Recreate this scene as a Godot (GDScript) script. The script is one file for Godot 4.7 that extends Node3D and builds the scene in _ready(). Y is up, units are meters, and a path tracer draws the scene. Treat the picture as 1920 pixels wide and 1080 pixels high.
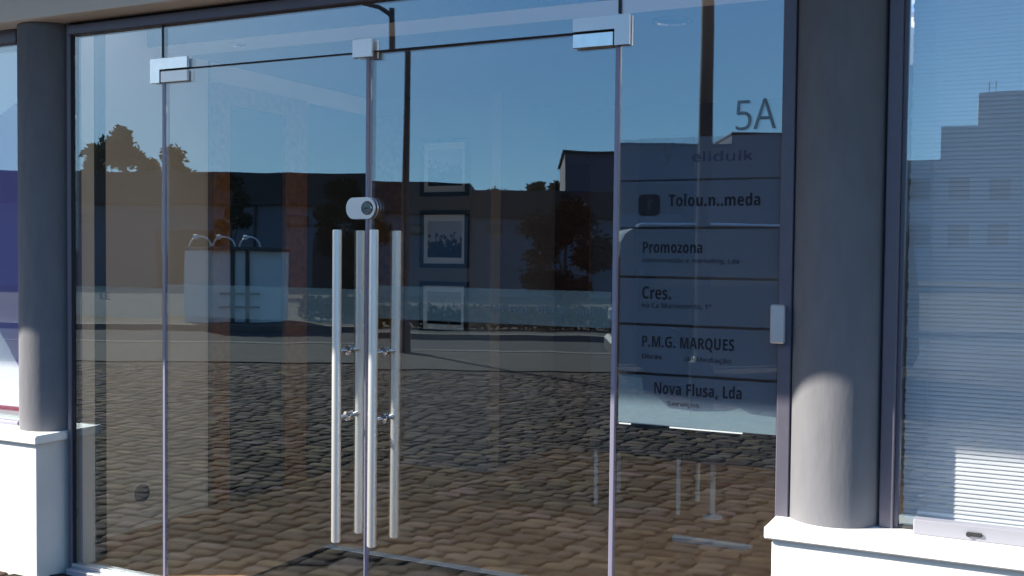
extends Node3D

const YAW := 0.46197
const CAM_Z := 3.754
var used := {}
var M := {}
var rng := RandomNumberGenerator.new()

# ---------------------------------------------------------------- helpers
func numbered(parent: Node, called: String) -> String:
	var key := str(parent.get_instance_id()) + called
	var n: int = used.get(key, 0)
	used[key] = n + 1
	return called if n == 0 else "%s_%03d" % [called, n]

func put(o: Node, called: String, parent: Node = self) -> Node:
	o.name = numbered(parent, called)
	parent.add_child(o, true)
	return o

func tag(o: Node3D, label: String, category: String, group := "") -> Node3D:
	o.set_meta("label", label)
	o.set_meta("category", category)
	if group != "":
		o.set_meta("group", group)
	return o

func thing(called: String, label: String, category: String, at := Vector3.ZERO, group := "") -> Node3D:
	var o := Node3D.new()
	put(o, called)
	o.position = at
	return tag(o, label, category, group)

# street things are laid out square to the far road: x runs along it, z away from the shop
func street_at(d: float, s: float, y := 0.0) -> Vector3:
	return Vector3(-sin(YAW) * d + cos(YAW) * s, y, -CAM_Z + cos(YAW) * d + sin(YAW) * s)

func street_thing(called: String, label: String, category: String, d: float, s: float, group := "", y := 0.0) -> Node3D:
	var o := thing(called, label, category, street_at(d, s, y), group)
	o.rotation.y = -YAW
	return o

func struct(o: Node3D) -> Node3D:
	o.set_meta("kind", "structure")
	return o

func tool() -> SurfaceTool:
	var st := SurfaceTool.new()
	st.begin(Mesh.PRIMITIVE_TRIANGLES)
	return st

func build(st: SurfaceTool, called: String, mat: Material, parent: Node = self) -> MeshInstance3D:
	var mi := MeshInstance3D.new()
	mi.mesh = st.commit()
	mi.material_override = mat
	put(mi, called, parent)
	return mi

func mesh_part(mesh: Mesh, called: String, mat: Material, parent: Node, at := Vector3.ZERO) -> MeshInstance3D:
	var mi := MeshInstance3D.new()
	mi.mesh = mesh
	mi.material_override = mat
	put(mi, called, parent)
	mi.position = at
	return mi

func face(st: SurfaceTool, p: Array, hint: Vector3, color := Color.WHITE) -> void:
	var n: Vector3 = (p[1] - p[0]).cross(p[2] - p[0])
	if n.length() < 1e-12:
		return
	n = n.normalized()
	var q := p.duplicate()
	if n.dot(hint) < 0:
		n = -n
	else:
		q.reverse()
	for i in range(1, q.size() - 1):
		for v in [q[0], q[i], q[i + 1]]:
			st.set_normal(n)
			st.set_color(color)
			st.add_vertex(v)

# chamfered box given by its low and high corners
func box(st: SurfaceTool, lo: Vector3, hi: Vector3, b := 0.002, color := Color.WHITE) -> void:
	var c := (lo + hi) / 2
	var h := (hi - lo) / 2
	b = minf(b, minf(h.x, minf(h.y, h.z)) * 0.9)
	for ax in 3:
		var u := (ax + 1) % 3
		var w := (ax + 2) % 3
		for s in [-1.0, 1.0]:
			var pts := []
			for k in [[-1, -1], [1, -1], [1, 1], [-1, 1]]:
				var v := Vector3.ZERO
				v[ax] = s * h[ax]
				v[u] = k[0] * (h[u] - b)
				v[w] = k[1] * (h[w] - b)
				pts.append(c + v)
			var n := Vector3.ZERO
			n[ax] = s
			face(st, pts, n, color)
			for s2 in [-1.0, 1.0]:
				var e := []
				for k in [[-1, 0], [1, 0], [1, 1], [-1, 1]]:
					var v := Vector3.ZERO
					v[w] = k[0] * (h[w] - b)
					v[ax] = s * (h[ax] if k[1] == 0 else h[ax] - b)
					v[u] = s2 * (h[u] - b if k[1] == 0 else h[u])
					e.append(c + v)
				var n2 := Vector3.ZERO
				n2[ax] = s
				n2[u] = s2
				face(st, e, n2, color)
	for sx in [-1.0, 1.0]:
		for sy in [-1.0, 1.0]:
			for sz in [-1.0, 1.0]:
				var g := Vector3(sx, sy, sz)
				face(st, [c + g * (h - Vector3(0, b, b)), c + g * (h - Vector3(b, 0, b)), c + g * (h - Vector3(b, b, 0))], g, color)

func box_part(lo: Vector3, hi: Vector3, called: String, mat: Material, parent: Node = self, b := 0.002) -> MeshInstance3D:
	var st := tool()
	box(st, lo, hi, b)
	return build(st, called, mat, parent)

# round bar along a path, smooth sided, closed at both ends
func tube(st: SurfaceTool, path: Array, radii: Array, n := 16) -> void:
	var rings := []
	var side := Vector3.ZERO
	for i in path.size():
		var t: Vector3 = (path[mini(i + 1, path.size() - 1)] - path[maxi(i - 1, 0)]).normalized()
		if side == Vector3.ZERO:
			side = t.cross(Vector3(0.31, 0.17, 0.93)).normalized()
		side = (side - t * side.dot(t)).normalized()
		var up := t.cross(side)
		var ring := []
		for k in n:
			var a := TAU * k / n
			var d: Vector3 = side * cos(a) + up * sin(a)
			ring.append([path[i] + d * radii[mini(i, radii.size() - 1)], d])
		rings.append(ring)
	for i in path.size() - 1:
		for k in n:
			var a = rings[i][k]
			var b = rings[i][(k + 1) % n]
			var c = rings[i + 1][(k + 1) % n]
			var d = rings[i + 1][k]
			for v in [a, c, b, a, d, c]:
				st.set_normal(v[1])
				st.set_color(Color.WHITE)
				st.add_vertex(v[0])
	for e in [0, path.size() - 1]:
		var hint: Vector3 = path[0] - path[1] if e == 0 else path[e] - path[e - 1]
		face(st, rings[e].map(func(v): return v[0]), hint)

# turned shape: profile of Vector2(radius, height), axis up
func lathe(st: SurfaceTool, profile: Array, at: Vector3, n := 32, turn := Basis()) -> void:
	for i in profile.size() - 1:
		var p: Vector2 = profile[i]
		var q: Vector2 = profile[i + 1]
		var nn := Vector2(q.y - p.y, p.x - q.x).normalized()
		for k in n:
			var a := TAU * k / n
			var b := TAU * (k + 1) / n
			var da := Vector3(cos(a), 0, sin(a))
			var db := Vector3(cos(b), 0, sin(b))
			var vs := [[da * p.x + Vector3.UP * p.y, da], [db * p.x + Vector3.UP * p.y, db], [db * q.x + Vector3.UP * q.y, db], [da * q.x + Vector3.UP * q.y, da]]
			for j in [0, 1, 2, 0, 2, 3]:
				var d: Vector3 = vs[j][1]
				st.set_normal(turn * (d * nn.x + Vector3.UP * nn.y))
				st.set_color(Color.WHITE)
				st.add_vertex(at + turn * vs[j][0])

# flat outline (x, y) given a thickness along z, from z0 to z1
func plate(st: SurfaceTool, outline: PackedVector2Array, z0: float, z1: float) -> void:
	var idx := Geometry2D.triangulate_polygon(outline)
	for i in range(0, idx.size(), 3):
		for z in [z0, z1]:
			var p := []
			for k in 3:
				var v := outline[idx[i + k]]
				p.append(Vector3(v.x, v.y, z))
			face(st, p, Vector3(0, 0, 1 if z == maxf(z0, z1) else -1))
	var mid := Vector2.ZERO
	for i in outline.size():
		var a := outline[i]
		var b := outline[(i + 1) % outline.size()]
		var n := Vector2(b.y - a.y, a.x - b.x)
		if Geometry2D.is_point_in_polygon((a + b) / 2 + n.normalized() * 1e-4, outline):
			n = -n
		face(st, [Vector3(a.x, a.y, z0), Vector3(b.x, b.y, z0), Vector3(b.x, b.y, z1), Vector3(a.x, a.y, z1)], Vector3(n.x, n.y, 0))

func lettering(text: String, height: float, width: float, at: Vector3, mat: Material, parent: Node, bold := false, called := "lettering") -> MeshInstance3D:
	var t := TextMesh.new()
	var f := SystemFont.new()
	f.font_names = PackedStringArray(["Droid Sans"])
	if bold:
		f.font_weight = 700
	t.font = f
	t.text = text
	t.font_size = 64
	t.pixel_size = 0.001
	t.depth = 0.001
	t.horizontal_alignment = HORIZONTAL_ALIGNMENT_LEFT
	var mi := mesh_part(t, called, mat, parent)
	var bb := t.get_aabb()
	var k := height / 0.046
	mi.scale = Vector3(width / maxf(bb.size.x, 0.001), k, 1.0)
	mi.position = at - Vector3(bb.position.x * mi.scale.x, bb.position.y * k, 0)
	return mi

func noise(freq: float, seed_value: int, octaves := 4, type := FastNoiseLite.TYPE_SIMPLEX_SMOOTH) -> FastNoiseLite:
	var f := FastNoiseLite.new()
	f.noise_type = type
	f.frequency = freq
	f.seed = seed_value
	f.fractal_octaves = octaves
	return f

func noise_tex(freq: float, seed_value: int, lo: Color, hi: Color, size := 512, octaves := 5) -> NoiseTexture2D:
	var t := NoiseTexture2D.new()
	t.width = size
	t.height = size
	t.seamless = true
	t.noise = noise(freq, seed_value, octaves)
	var g := Gradient.new()
	g.set_color(0, lo)
	g.set_color(1, hi)
	t.color_ramp = g
	return t

func lin(r: float, g: float, b: float) -> Color:
	return Color(r, g, b).linear_to_srgb()

func mat(r: float, g: float, b: float, rough := 0.7, metal := 0.0) -> StandardMaterial3D:
	var m := StandardMaterial3D.new()
	m.albedo_color = lin(r, g, b)
	m.roughness = rough
	m.metallic = metal
	return m

# a surface whose tone wanders by an even amount and which has a fine relief
func worn(r: float, g: float, b: float, rough: float, vary: float, scale: float, relief := 0.0, seed_value := 1) -> StandardMaterial3D:
	var m := mat(1, 1, 1, rough)
	m.albedo_texture = noise_tex(0.012, seed_value, lin(r * (1 - vary), g * (1 - vary), b * (1 - vary)), lin(r * (1 + vary), g * (1 + vary), b * (1 + vary)))
	m.uv1_triplanar = true
	m.uv1_world_triplanar = true
	m.uv1_scale = Vector3.ONE * scale
	if relief > 0:
		m.heightmap_enabled = true
		m.heightmap_texture = noise_tex(0.045, seed_value + 7, Color.BLACK, Color.WHITE)
		m.heightmap_scale = relief
	return m

func film(r: float, g: float, b: float, a: float) -> StandardMaterial3D:
	var m := mat(r, g, b, 0.9)
	m.transparency = BaseMaterial3D.TRANSPARENCY_ALPHA
	m.albedo_color.a = a
	return m

func make_materials() -> void:
	# solar coated glass: each face mirrors a share of the light and lets the rest through
	var g := ORMMaterial3D.new()
	g.resource_name = "coated glass"
	var orm := Image.create(4, 4, false, Image.FORMAT_RGB8)
	orm.fill(Color(1, 0, 1))
	g.orm_texture = ImageTexture.create_from_image(orm)
	g.transparency = BaseMaterial3D.TRANSPARENCY_ALPHA
	g.albedo_color = Color(lin(0.76, 0.92, 1.0), 0.155)
	var wave := NoiseTexture2D.new()
	wave.width = 512
	wave.height = 512
	wave.seamless = true
	wave.as_normal_map = true
	wave.noise = noise(0.007, 3, 2)
	g.normal_enabled = true
	g.normal_texture = wave
	g.normal_scale = 0.0045
	g.uv1_triplanar = true
	g.uv1_world_triplanar = true
	g.uv1_scale = Vector3(0.5, 0.35, 0.5)
	M.glass = g
	M.clear = mat(0.9, 0.95, 0.95, 0.0)
	M.clear.transparency = BaseMaterial3D.TRANSPARENCY_ALPHA
	M.clear.albedo_color.a = 0.08
	M.steel = worn(0.7, 0.69, 0.67, 0.24, 0.06, 3.0)
	M.steel.metallic = 1.0
	M.bar = mat(0.8, 0.79, 0.77, 0.46, 1.0)
	M.satin = mat(0.66, 0.65, 0.65, 0.36, 0.85)
	M.alu = worn(0.115, 0.108, 0.14, 0.45, 0.06, 2.0, 0.0, 5)
	M.alu.metallic = 0.25
	M.alu_light = mat(0.26, 0.25, 0.34, 0.4, 0.3)
	M.alu_sill = mat(0.3, 0.3, 0.34, 0.45, 0.2)
	M.seal = mat(0.012, 0.012, 0.014, 0.8)
	M.column = worn(0.15, 0.15, 0.162, 0.65, 0.1, 1.6, 0.06, 11)
	M.column.metallic_specular = 0.25
	M.column.uv1_scale = Vector3(2.4, 0.6, 2.4)
	M.white_render = worn(0.66, 0.645, 0.61, 0.85, 0.08, 0.5, 0.02, 21)
	M.cap = worn(0.8, 0.79, 0.75, 0.6, 0.03, 0.9, 0.01, 23)
	M.beige = worn(0.74, 0.69, 0.63, 0.85, 0.03, 0.5, 0.02, 31)
	M.black = mat(0.015, 0.015, 0.017, 0.6)
	M.dark = mat(0.03, 0.03, 0.034, 0.6)
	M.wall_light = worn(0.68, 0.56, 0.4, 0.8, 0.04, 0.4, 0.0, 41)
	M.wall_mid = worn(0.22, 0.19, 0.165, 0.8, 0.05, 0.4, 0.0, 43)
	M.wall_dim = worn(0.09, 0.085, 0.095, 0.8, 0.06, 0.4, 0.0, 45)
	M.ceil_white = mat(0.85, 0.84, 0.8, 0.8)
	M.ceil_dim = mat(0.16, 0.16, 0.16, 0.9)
	M.wood = worn(0.24, 0.1, 0.03, 0.45, 0.3, 2.5, 0.0, 51)
	M.floor = worn(0.6, 0.33, 0.15, 0.35, 0.2, 1.1, 0.0, 61)
	M.bed = worn(0.03, 0.025, 0.02, 0.95, 0.3, 2.0, 0.0, 71)
	M.asphalt = worn(0.04, 0.04, 0.04, 0.95, 0.2, 0.6, 0.3, 73)
	M.concrete = worn(0.055, 0.049, 0.042, 0.9, 0.16, 0.3, 0.1, 75)
	M.kerb = worn(0.12, 0.108, 0.095, 0.85, 0.1, 0.5, 0.1, 77)
	M.earth = worn(0.06, 0.05, 0.036, 0.95, 0.3, 0.05, 0.0, 79)
	for ground in [M.concrete, M.kerb, M.asphalt, M.earth, M.bed]:
		ground.metallic_specular = 0.2
	M.frost = film(0.5, 0.74, 0.78, 0.07)
	M.frost_edge = film(0.8, 0.85, 0.85, 0.45)
	M.print = film(0.12, 0.17, 0.2, 0.6)
	M.strip = film(0.28, 0.4, 0.56, 0.1)
	M.strip_pale = film(0.5, 0.75, 0.75, 0.06)
	M.ink = film(0.012, 0.014, 0.022, 0.8)
	M.ink_faint = film(0.012, 0.014, 0.022, 0.7)
	M.number = film(0.1, 0.13, 0.17, 0.42)
	M.slat = mat(0.66, 0.68, 0.7, 0.5)
	M.fascia = worn(0.011, 0.012, 0.014, 0.6, 0.1, 0.2, 0.0, 81)
	M.panel_grey = worn(0.12, 0.128, 0.145, 0.8, 0.06, 0.2, 0.0, 83)
	M.block_grey = worn(0.085, 0.075, 0.09, 0.8, 0.05, 0.15, 0.0, 85)
	M.block_pale = worn(0.3, 0.3, 0.3, 0.8, 0.05, 0.15, 0.0, 87)
	M.pane = mat(0.02, 0.025, 0.03, 0.1)
	M.paint_white = mat(0.72, 0.69, 0.62, 0.6)
	M.van = mat(0.008, 0.009, 0.013, 0.35)
	M.rubber = mat(0.02, 0.02, 0.02, 0.9)
	M.chrome = mat(0.6, 0.6, 0.6, 0.12, 1.0)
	M.lens_white = mat(0.7, 0.7, 0.7, 0.1)
	M.lens_red = mat(0.3, 0.01, 0.01, 0.2)
	M.bark = worn(0.09, 0.065, 0.045, 0.95, 0.3, 1.5, 0.6, 91)
	M.leaf = mat(1, 1, 1, 0.95)
	M.leaf.metallic_specular = 0.15
	M.leaf.vertex_color_use_as_albedo = true
	M.leaf.backlight_enabled = true
	M.leaf.backlight = Color(0.15, 0.15, 0.15)
	M.leaf.cull_mode = BaseMaterial3D.CULL_DISABLED

# ---------------------------------------------------------------- the shop front
func glass_sheet(x0: float, x1: float, y0: float, y1: float, parent: Node, called := "glass") -> MeshInstance3D:
	return box_part(Vector3(x0, y0, -0.006), Vector3(x1, y1, 0.006), called, M.glass, parent, 0.001)

func shop_building() -> void:
	var b := thing("office_building", "beige rendered office building front over the glass entrance, deep canopy above", "building")
	box_part(Vector3(-12, 2.70, -0.06), Vector3(8, 3.26, 0.16), "lintel_wall", M.beige, b, 0.004)
	box_part(Vector3(-12, 3.26, -0.06), Vector3(8, 3.46, 1.75), "canopy", M.beige, b, 0.006)
	# flat roof round the opening of the rooflight
	box_part(Vector3(-12, 2.93, -8.0), Vector3(-1.0, 3.255, -0.64), "roof", M.beige, b, 0.004)
	box_part(Vector3(-4.6, 2.93, -0.638), Vector3(-0.45, 3.255, -0.62), "slot_lining", M.ceil_white, b, 0.002)
	box_part(Vector3(-12, 2.93, -0.638), Vector3(-4.602, 3.255, -0.062), "roof", M.beige, b, 0.004)
	box_part(Vector3(-0.448, 2.93, -0.638), Vector3(8, 3.255, -0.062), "roof", M.beige, b, 0.004)
	box_part(Vector3(-4.7, 3.262, -0.66), Vector3(-0.4, 3.268, -0.062), "slot_rooflight", M.clear, b, 0.001)
	box_part(Vector3(1.2, 2.93, -8.0), Vector3(8, 3.255, -0.64), "roof", M.beige, b, 0.004)
	box_part(Vector3(-0.998, 2.93, -8.0), Vector3(1.198, 3.255, -4.15), "roof", M.beige, b, 0.004)
	box_part(Vector3(-0.998, 2.93, -1.1), Vector3(1.198, 3.255, -0.64), "roof", M.beige, b, 0.004)
	var rl := box_part(Vector3(-1.06, 3.3, -4.21), Vector3(1.26, 3.306, -1.04), "rooflight", M.clear, b, 0.001)
	for r in [[-1.06, -1.01, -4.21, -1.04], [1.21, 1.26, -4.21, -1.04], [-1.009, 1.209, -4.21, -4.16], [-1.009, 1.209, -1.09, -1.04]]:
		box_part(Vector3(r[0], 3.256, r[2]), Vector3(r[1], 3.299, r[3]), "kerb_frame", M.alu_light, rl, 0.002)
	box_part(Vector3(-12, 0, -8.0), Vector3(-11.8, 2.93, 0.0), "side_wall", M.beige, b)
	box_part(Vector3(7.8, 0, -8.0), Vector3(8, 2.93, 0.0), "side_wall", M.beige, b)
	box_part(Vector3(1.252, 0.692, -0.05), Vector3(7.79, 2.70, 0.03), "front_wall", M.beige, b)
	box_part(Vector3(-12, 0, -8.2), Vector3(8, 3.255, -8.002), "rear_wall", M.beige, b)

func low_wall(x0: float, x1: float, label: String) -> void:
	var w := thing("low_wall", label, "low wall", Vector3.ZERO, "white plinth walls beside the entrance")
	var e0 := 0.022 if x0 > -4 else 0.0
	var e1 := 0.022 if x1 < -4 else 0.0
	box_part(Vector3(x0 + e0, -0.1, -0.09), Vector3(x1 - e1, 0.648, 0.178), "wall_body", M.white_render, w, 0.004)
	box_part(Vector3(x0, 0.648, -0.1), Vector3(x1, 0.692, 0.2), "cap", M.cap, w, 0.006)

func column(x: float, label: String) -> void:
	var c := thing("column", label, "column", Vector3(x, 0.692, -0.04), "round columns beside the entrance")
	var st := tool()
	var prof := []
	for i in 25:
		prof.append(Vector2(0.157, i * 2.008 / 24.0))
	lathe(st, prof, Vector3.ZERO, 72)
	build(st, "shaft", M.column, c)

func entrance_frame() -> void:
	var f := thing("entrance_surround", "grey aluminium frame round the glass entrance", "door frame")
	box_part(Vector3(-4.283, 2.636, -0.045), Vector3(-0.821, 2.683, 0.035), "head_rail", M.alu, f, 0.003)
	box_part(Vector3(-4.283, 2.683, -0.05), Vector3(-0.821, 2.702, 0.006), "seal", M.seal, f, 0.001)
	box_part(Vector3(-4.312, 0.0, -0.05), Vector3(-4.285, 2.70, 0.02), "jamb", M.alu, f, 0.003)
	box_part(Vector3(-0.819, 0.0, -0.05), Vector3(-0.773, 2.70, 0.04), "jamb", M.alu, f, 0.003)
	box_part(Vector3(-4.285, 0.03, -0.012), Vector3(-4.271, 2.636, 0.012), "seal", M.seal, f, 0.001)
	box_part(Vector3(-4.283, -0.02, -0.06), Vector3(-0.821, 0.018, 0.06), "threshold", M.alu_sill, f, 0.004)
	box_part(Vector3(-4.283, 0.018, -0.02), Vector3(-3.697, 0.036, 0.025), "bottom_rail", M.satin, f, 0.002)
	box_part(Vector3(-1.425, 0.018, -0.02), Vector3(-0.821, 0.036, 0.025), "bottom_rail", M.satin, f, 0.002)

func frosted(x0: float, x1: float, y0: float, y1: float, parent: Node) -> void:
	box_part(Vector3(x0, y0, 0.0072), Vector3(x1, y1, 0.0076), "frosted_band", M.frost, parent, 0.0)

func sidelights() -> void:
	var l := thing("glass_sidelight", "narrow fixed glass panel beside the dark grey column and the poster window", "glass panel")
	glass_sheet(-4.270, -3.699, 0.036, 2.636, l)
	frosted(-4.262, -3.704, 1.268, 1.415, l)
	lettering("LE", 0.034, 0.062, Vector3(-4.098, 1.352, 0.0078), M.print, l)
	box_part(Vector3(-3.699, 2.49, -0.008), Vector3(-3.686, 2.636, 0.008), "silicone_joint", M.dark, l, 0.001)
	var r := thing("glass_sidelight", "fixed glass panel numbered 5A carrying the stacked tenant name strips", "glass panel")
	glass_sheet(-1.424, -0.821, 0.036, 2.636, r)
	box_part(Vector3(-1.436, 2.49, -0.008), Vector3(-1.424, 2.636, 0.008), "silicone_joint", M.dark, r, 0.001)
	lettering("5A", 0.106, 0.142, Vector3(-0.988, 2.038, 0.0078), M.number, r)
	var t := thing("transom_panel", "long fixed glass transom panel above both entrance doors", "glass panel")
	glass_sheet(-3.686, -1.436, 2.433, 2.636, t)
	box_part(Vector3(-3.686, 2.4285, -0.007), Vector3(-1.436, 2.433, 0.007), "edge_seal", M.black, t, 0.001)

func pull_handle(x: float, parent: Node) -> void:
	for side in [1.0, -1.0]:
		var st := tool()
		var z: float = 0.085 * side
		tube(st, [Vector3(x, 0.372, z), Vector3(x, 0.375, z), Vector3(x, 1.684, z), Vector3(x, 1.687, z)], [0.0165, 0.0195, 0.0195, 0.0165], 24)
		var bar := build(st, "pull_handle", M.bar, parent)
		for y in [0.895, 1.176]:
			var s2 := tool()
			tube(s2, [Vector3(x, y, side * 0.0062), Vector3(x, y, side * 0.012), Vector3(x, y, side * 0.0125), Vector3(x, y, z)], [0.021, 0.021, 0.011, 0.011], 18)
			build(s2, "standoff", M.steel, bar)

func doors() -> void:
	var l := thing("glass_door", "frameless glass door leaf with the round ended lock and a tall steel pull", "door", Vector3(-3.688, 0, 0), "pair of frameless glass doors")
	glass_sheet(0.012, 1.131, 0.02, 2.4265, l)
	box_part(Vector3(-0.004, 0.02, -0.009), Vector3(0.0115, 2.4265, 0.011), "edge_profile", M.alu_light, l, 0.002)
	box_part(Vector3(1.1315, 0.02, -0.008), Vector3(1.1385, 2.4265, 0.009), "edge_profile", M.alu_light, l, 0.002)
	frosted(0.02, 1.128, 1.29, 1.437, l)
	pull_handle(1.043, l)
	# lock body: a plate with round ends, its cylinder towards the meeting edge
	var o := PackedVector2Array()
	for i in 24:
		var a := TAU * i / 24.0
		o.append(Vector2(1.109 + (0.034 if cos(a) > 0 else -0.034) + 0.039 * cos(a), 1.779 + 0.046 * sin(a)))
	var st := tool()
	plate(st, o, 0.0065, 0.013)
	var lock := build(st, "lock", M.satin, l)
	st = tool()
	lathe(st, [Vector2(0, 0.0175), Vector2(0.022, 0.0175), Vector2(0.024, 0.0155), Vector2(0.024, 0.011)], Vector3(1.143, 1.779, 0), 28, Basis(Vector3.RIGHT, PI / 2))
	build(st, "lock_cylinder", M.chrome, lock)
	st = tool()
	lathe(st, [Vector2(0.024, 0.0142), Vector2(0.029, 0.0142), Vector2(0.0295, 0.0125)], Vector3(1.143, 1.779, 0), 28, Basis(Vector3.RIGHT, PI / 2))
	build(st, "cylinder_ring", M.dark, lock)
	box_part(Vector3(1.132, 1.776, 0.0172), Vector3(1.150, 1.781, 0.0182), "key_slot", M.black, lock, 0.0)
	st = tool()
	plate(st, o, -0.017, -0.0065)
	build(st, "inner_lock", M.satin, l)
	var r := thing("glass_door", "frameless glass door leaf nearer the tenant strips, tall steel pull and lettered band", "door", Vector3(-1.436, 0, 0), "pair of frameless glass doors")
	glass_sheet(-1.111, -0.012, 0.02, 2.4265, r)
	box_part(Vector3(-1.1185, 0.02, -0.008), Vector3(-1.1115, 2.4265, 0.009), "edge_profile", M.alu_light, r, 0.002)
	box_part(Vector3(-0.0115, 0.02, -0.009), Vector3(0.006, 2.4265, 0.012), "edge_profile", M.alu_light, r, 0.002)
	frosted(-1.108, -0.016, 1.317, 1.455, r)
	lettering("SERNIZIL . OMETI", 0.026, 0.33, Vector3(-0.532, 1.364, 0.0078), M.print, r, true)
	lettering("HOBIN", 0.026, 0.115, Vector3(-0.145, 1.364, 0.0078), M.print, r, true)
	pull_handle(-1.035, r)
	r.rotation = Vector3(-0.0045, -0.0082, 0)

func patch_fittings() -> void:
	for side in [0, 1]:
		var p := thing("corner_patch_fitting", ["brushed steel corner patch hinge above the lock side door, by the narrow panel", "brushed steel corner patch hinge beside the 5A panel"][side], "hinge", Vector3([-3.757, -1.387][side], 2.371, 0), "steel patch fittings along the transom")
		var k: float = [1.0, -1.0][side]
		var w := 0.226
		var st := tool()
		var o := PackedVector2Array([Vector2(0, 0), Vector2(k * 0.058, 0), Vector2(k * 0.058, 0.061), Vector2(k * w, 0.061), Vector2(k * w, 0.111), Vector2(0, 0.111)])
		plate(st, o, 0.0065, 0.0225)
		plate(st, o, -0.0225, -0.0065)
		build(st, "fixed_plate", [M.steel, M.satin][side], p)
		st = tool()
		for z in [0.0066, -0.0216]:
			var a := minf(k * 0.064, k * w)
			var b := maxf(k * 0.064, k * w)
			box(st, Vector3(a, 0.0, z), Vector3(b, 0.052, z + 0.015), 0.0015)
		build(st, "door_plate", [M.satin, M.steel][side], p)
	var c := thing("centre_patch_fitting", "small square steel patch above the meeting edges of the doors", "hinge", Vector3(-2.566, 2.406, 0), "steel patch fittings along the transom")
	box_part(Vector3(-0.049, 0, 0.0125), Vector3(0.049, 0.078, 0.027), "outer_plate", M.satin, c, 0.002)
	box_part(Vector3(-0.049, 0, -0.03), Vector3(0.049, 0.078, -0.018), "inner_plate", M.satin, c, 0.002)
	var k := thing("strike_box", "small upright steel box on the jamb beside the mid-height tenant strips", "lock box", Vector3(-0.816, 1.295, 0.04))
	box_part(Vector3(-0.024, 0, 0), Vector3(0.026, 0.133, 0.03), "cover", M.satin, k, 0.004)
	box_part(Vector3(-0.024, 0.002, -0.03), Vector3(-0.008, 0.131, -0.001), "keeper_plate", M.steel, k, 0.001)

func directory() -> void:
	var d := thing("tenant_directory", "stack of six translucent tenant name strips stuck on the 5A panel", "directory sign", Vector3(-1.415, 0, 0.0072))
	var tops := [2.022, 1.864, 1.69, 1.508, 1.333, 1.151]
	var feet := [1.872, 1.699, 1.518, 1.343, 1.161, 0.968]
	var strips := []
	for i in 6:
		var s := box_part(Vector3(0, feet[i], 0), Vector3(0.588, tops[i], 0.0004), "name_strip", M.strip, d, 0.0)
		strips.append(s)
	# the lowest strip ends in a paler, ragged edge
	var rag := PackedVector2Array([Vector2(0.0, 0.972), Vector2(0.588, 0.968), Vector2(0.588, 1.03), Vector2(0.5, 1.035), Vector2(0.46, 1.055), Vector2(0.42, 1.04), Vector2(0.3, 1.03), Vector2(0.2, 1.035), Vector2(0.15, 1.075), Vector2(0.1, 1.08), Vector2(0.09, 1.14), Vector2(0.0, 1.145)])
	var rs := tool()
	plate(rs, rag, 0.0006, 0.0009)
	build(rs, "ragged_film", M.strip_pale, d)
	for e in [[0.003, 0.05], [0.2, 0.47]]:
		box_part(Vector3(e[0], 0.962, 0.0002), Vector3(e[1], 0.967, 0.0012), "film_edge", M.frost_edge, d, 0.0)
	var z := 0.0012
	lettering("y", 0.07, 0.05, Vector3(0.15, 1.925, z), M.number, strips[0], true, "logo")
	lettering("eliduik", 0.034, 0.22, Vector3(0.27, 1.932, z), mat(0.03, 0.025, 0.07), strips[0])
	var o := PackedVector2Array()
	for i in 20:
		var a := TAU * i / 20.0
		o.append(Vector2(0.11 + signf(cos(a)) * 0.022 + 0.02 * cos(a), 1.778 + signf(sin(a)) * 0.02 + 0.02 * sin(a)))
	var st := tool()
	plate(st, o, z, z + 0.001)
	build(st, "logo", M.ink, strips[1])
	st = tool()
	tube(st, [Vector3(0.10, 1.757, 0.0018), Vector3(0.116, 1.768, 0.0018), Vector3(0.106, 1.781, 0.0018), Vector3(0.12, 1.797, 0.0018)], [0.004], 6)
	build(st, "logo_swirl", M.strip_pale, strips[1])
	lettering("Tolou.n..meda", 0.042, 0.335, Vector3(0.184, 1.772, z), M.ink_faint, strips[1], true)
	lettering("Promozona", 0.04, 0.225, Vector3(0.088, 1.603, z), M.ink, strips[2], true)
	lettering("comunicação e marketing, Lda", 0.016, 0.36, Vector3(0.088, 1.563, z), M.ink, strips[2])
	lettering("Cres.", 0.045, 0.11, Vector3(0.088, 1.432, z), M.ink, strips[3], true)
	lettering("na Ca Mariamento, 1º", 0.018, 0.26, Vector3(0.088, 1.398, z), M.ink, strips[3])
	lettering("P.M.G. MARQUES", 0.04, 0.345, Vector3(0.09, 1.247, z), M.ink, strips[4], true)
	lettering("Obras", 0.017, 0.075, Vector3(0.09, 1.212, z), M.ink, strips[4], true)
	lettering("de Mediação", 0.017, 0.17, Vector3(0.255, 1.205, z), M.ink, strips[4])
	lettering("Nova Flusa, Lda", 0.042, 0.325, Vector3(0.14, 1.078, z), M.ink, strips[5], true)
	lettering("Serviços", 0.015, 0.12, Vector3(0.19, 1.04, z), M.ink, strips[5])

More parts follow.
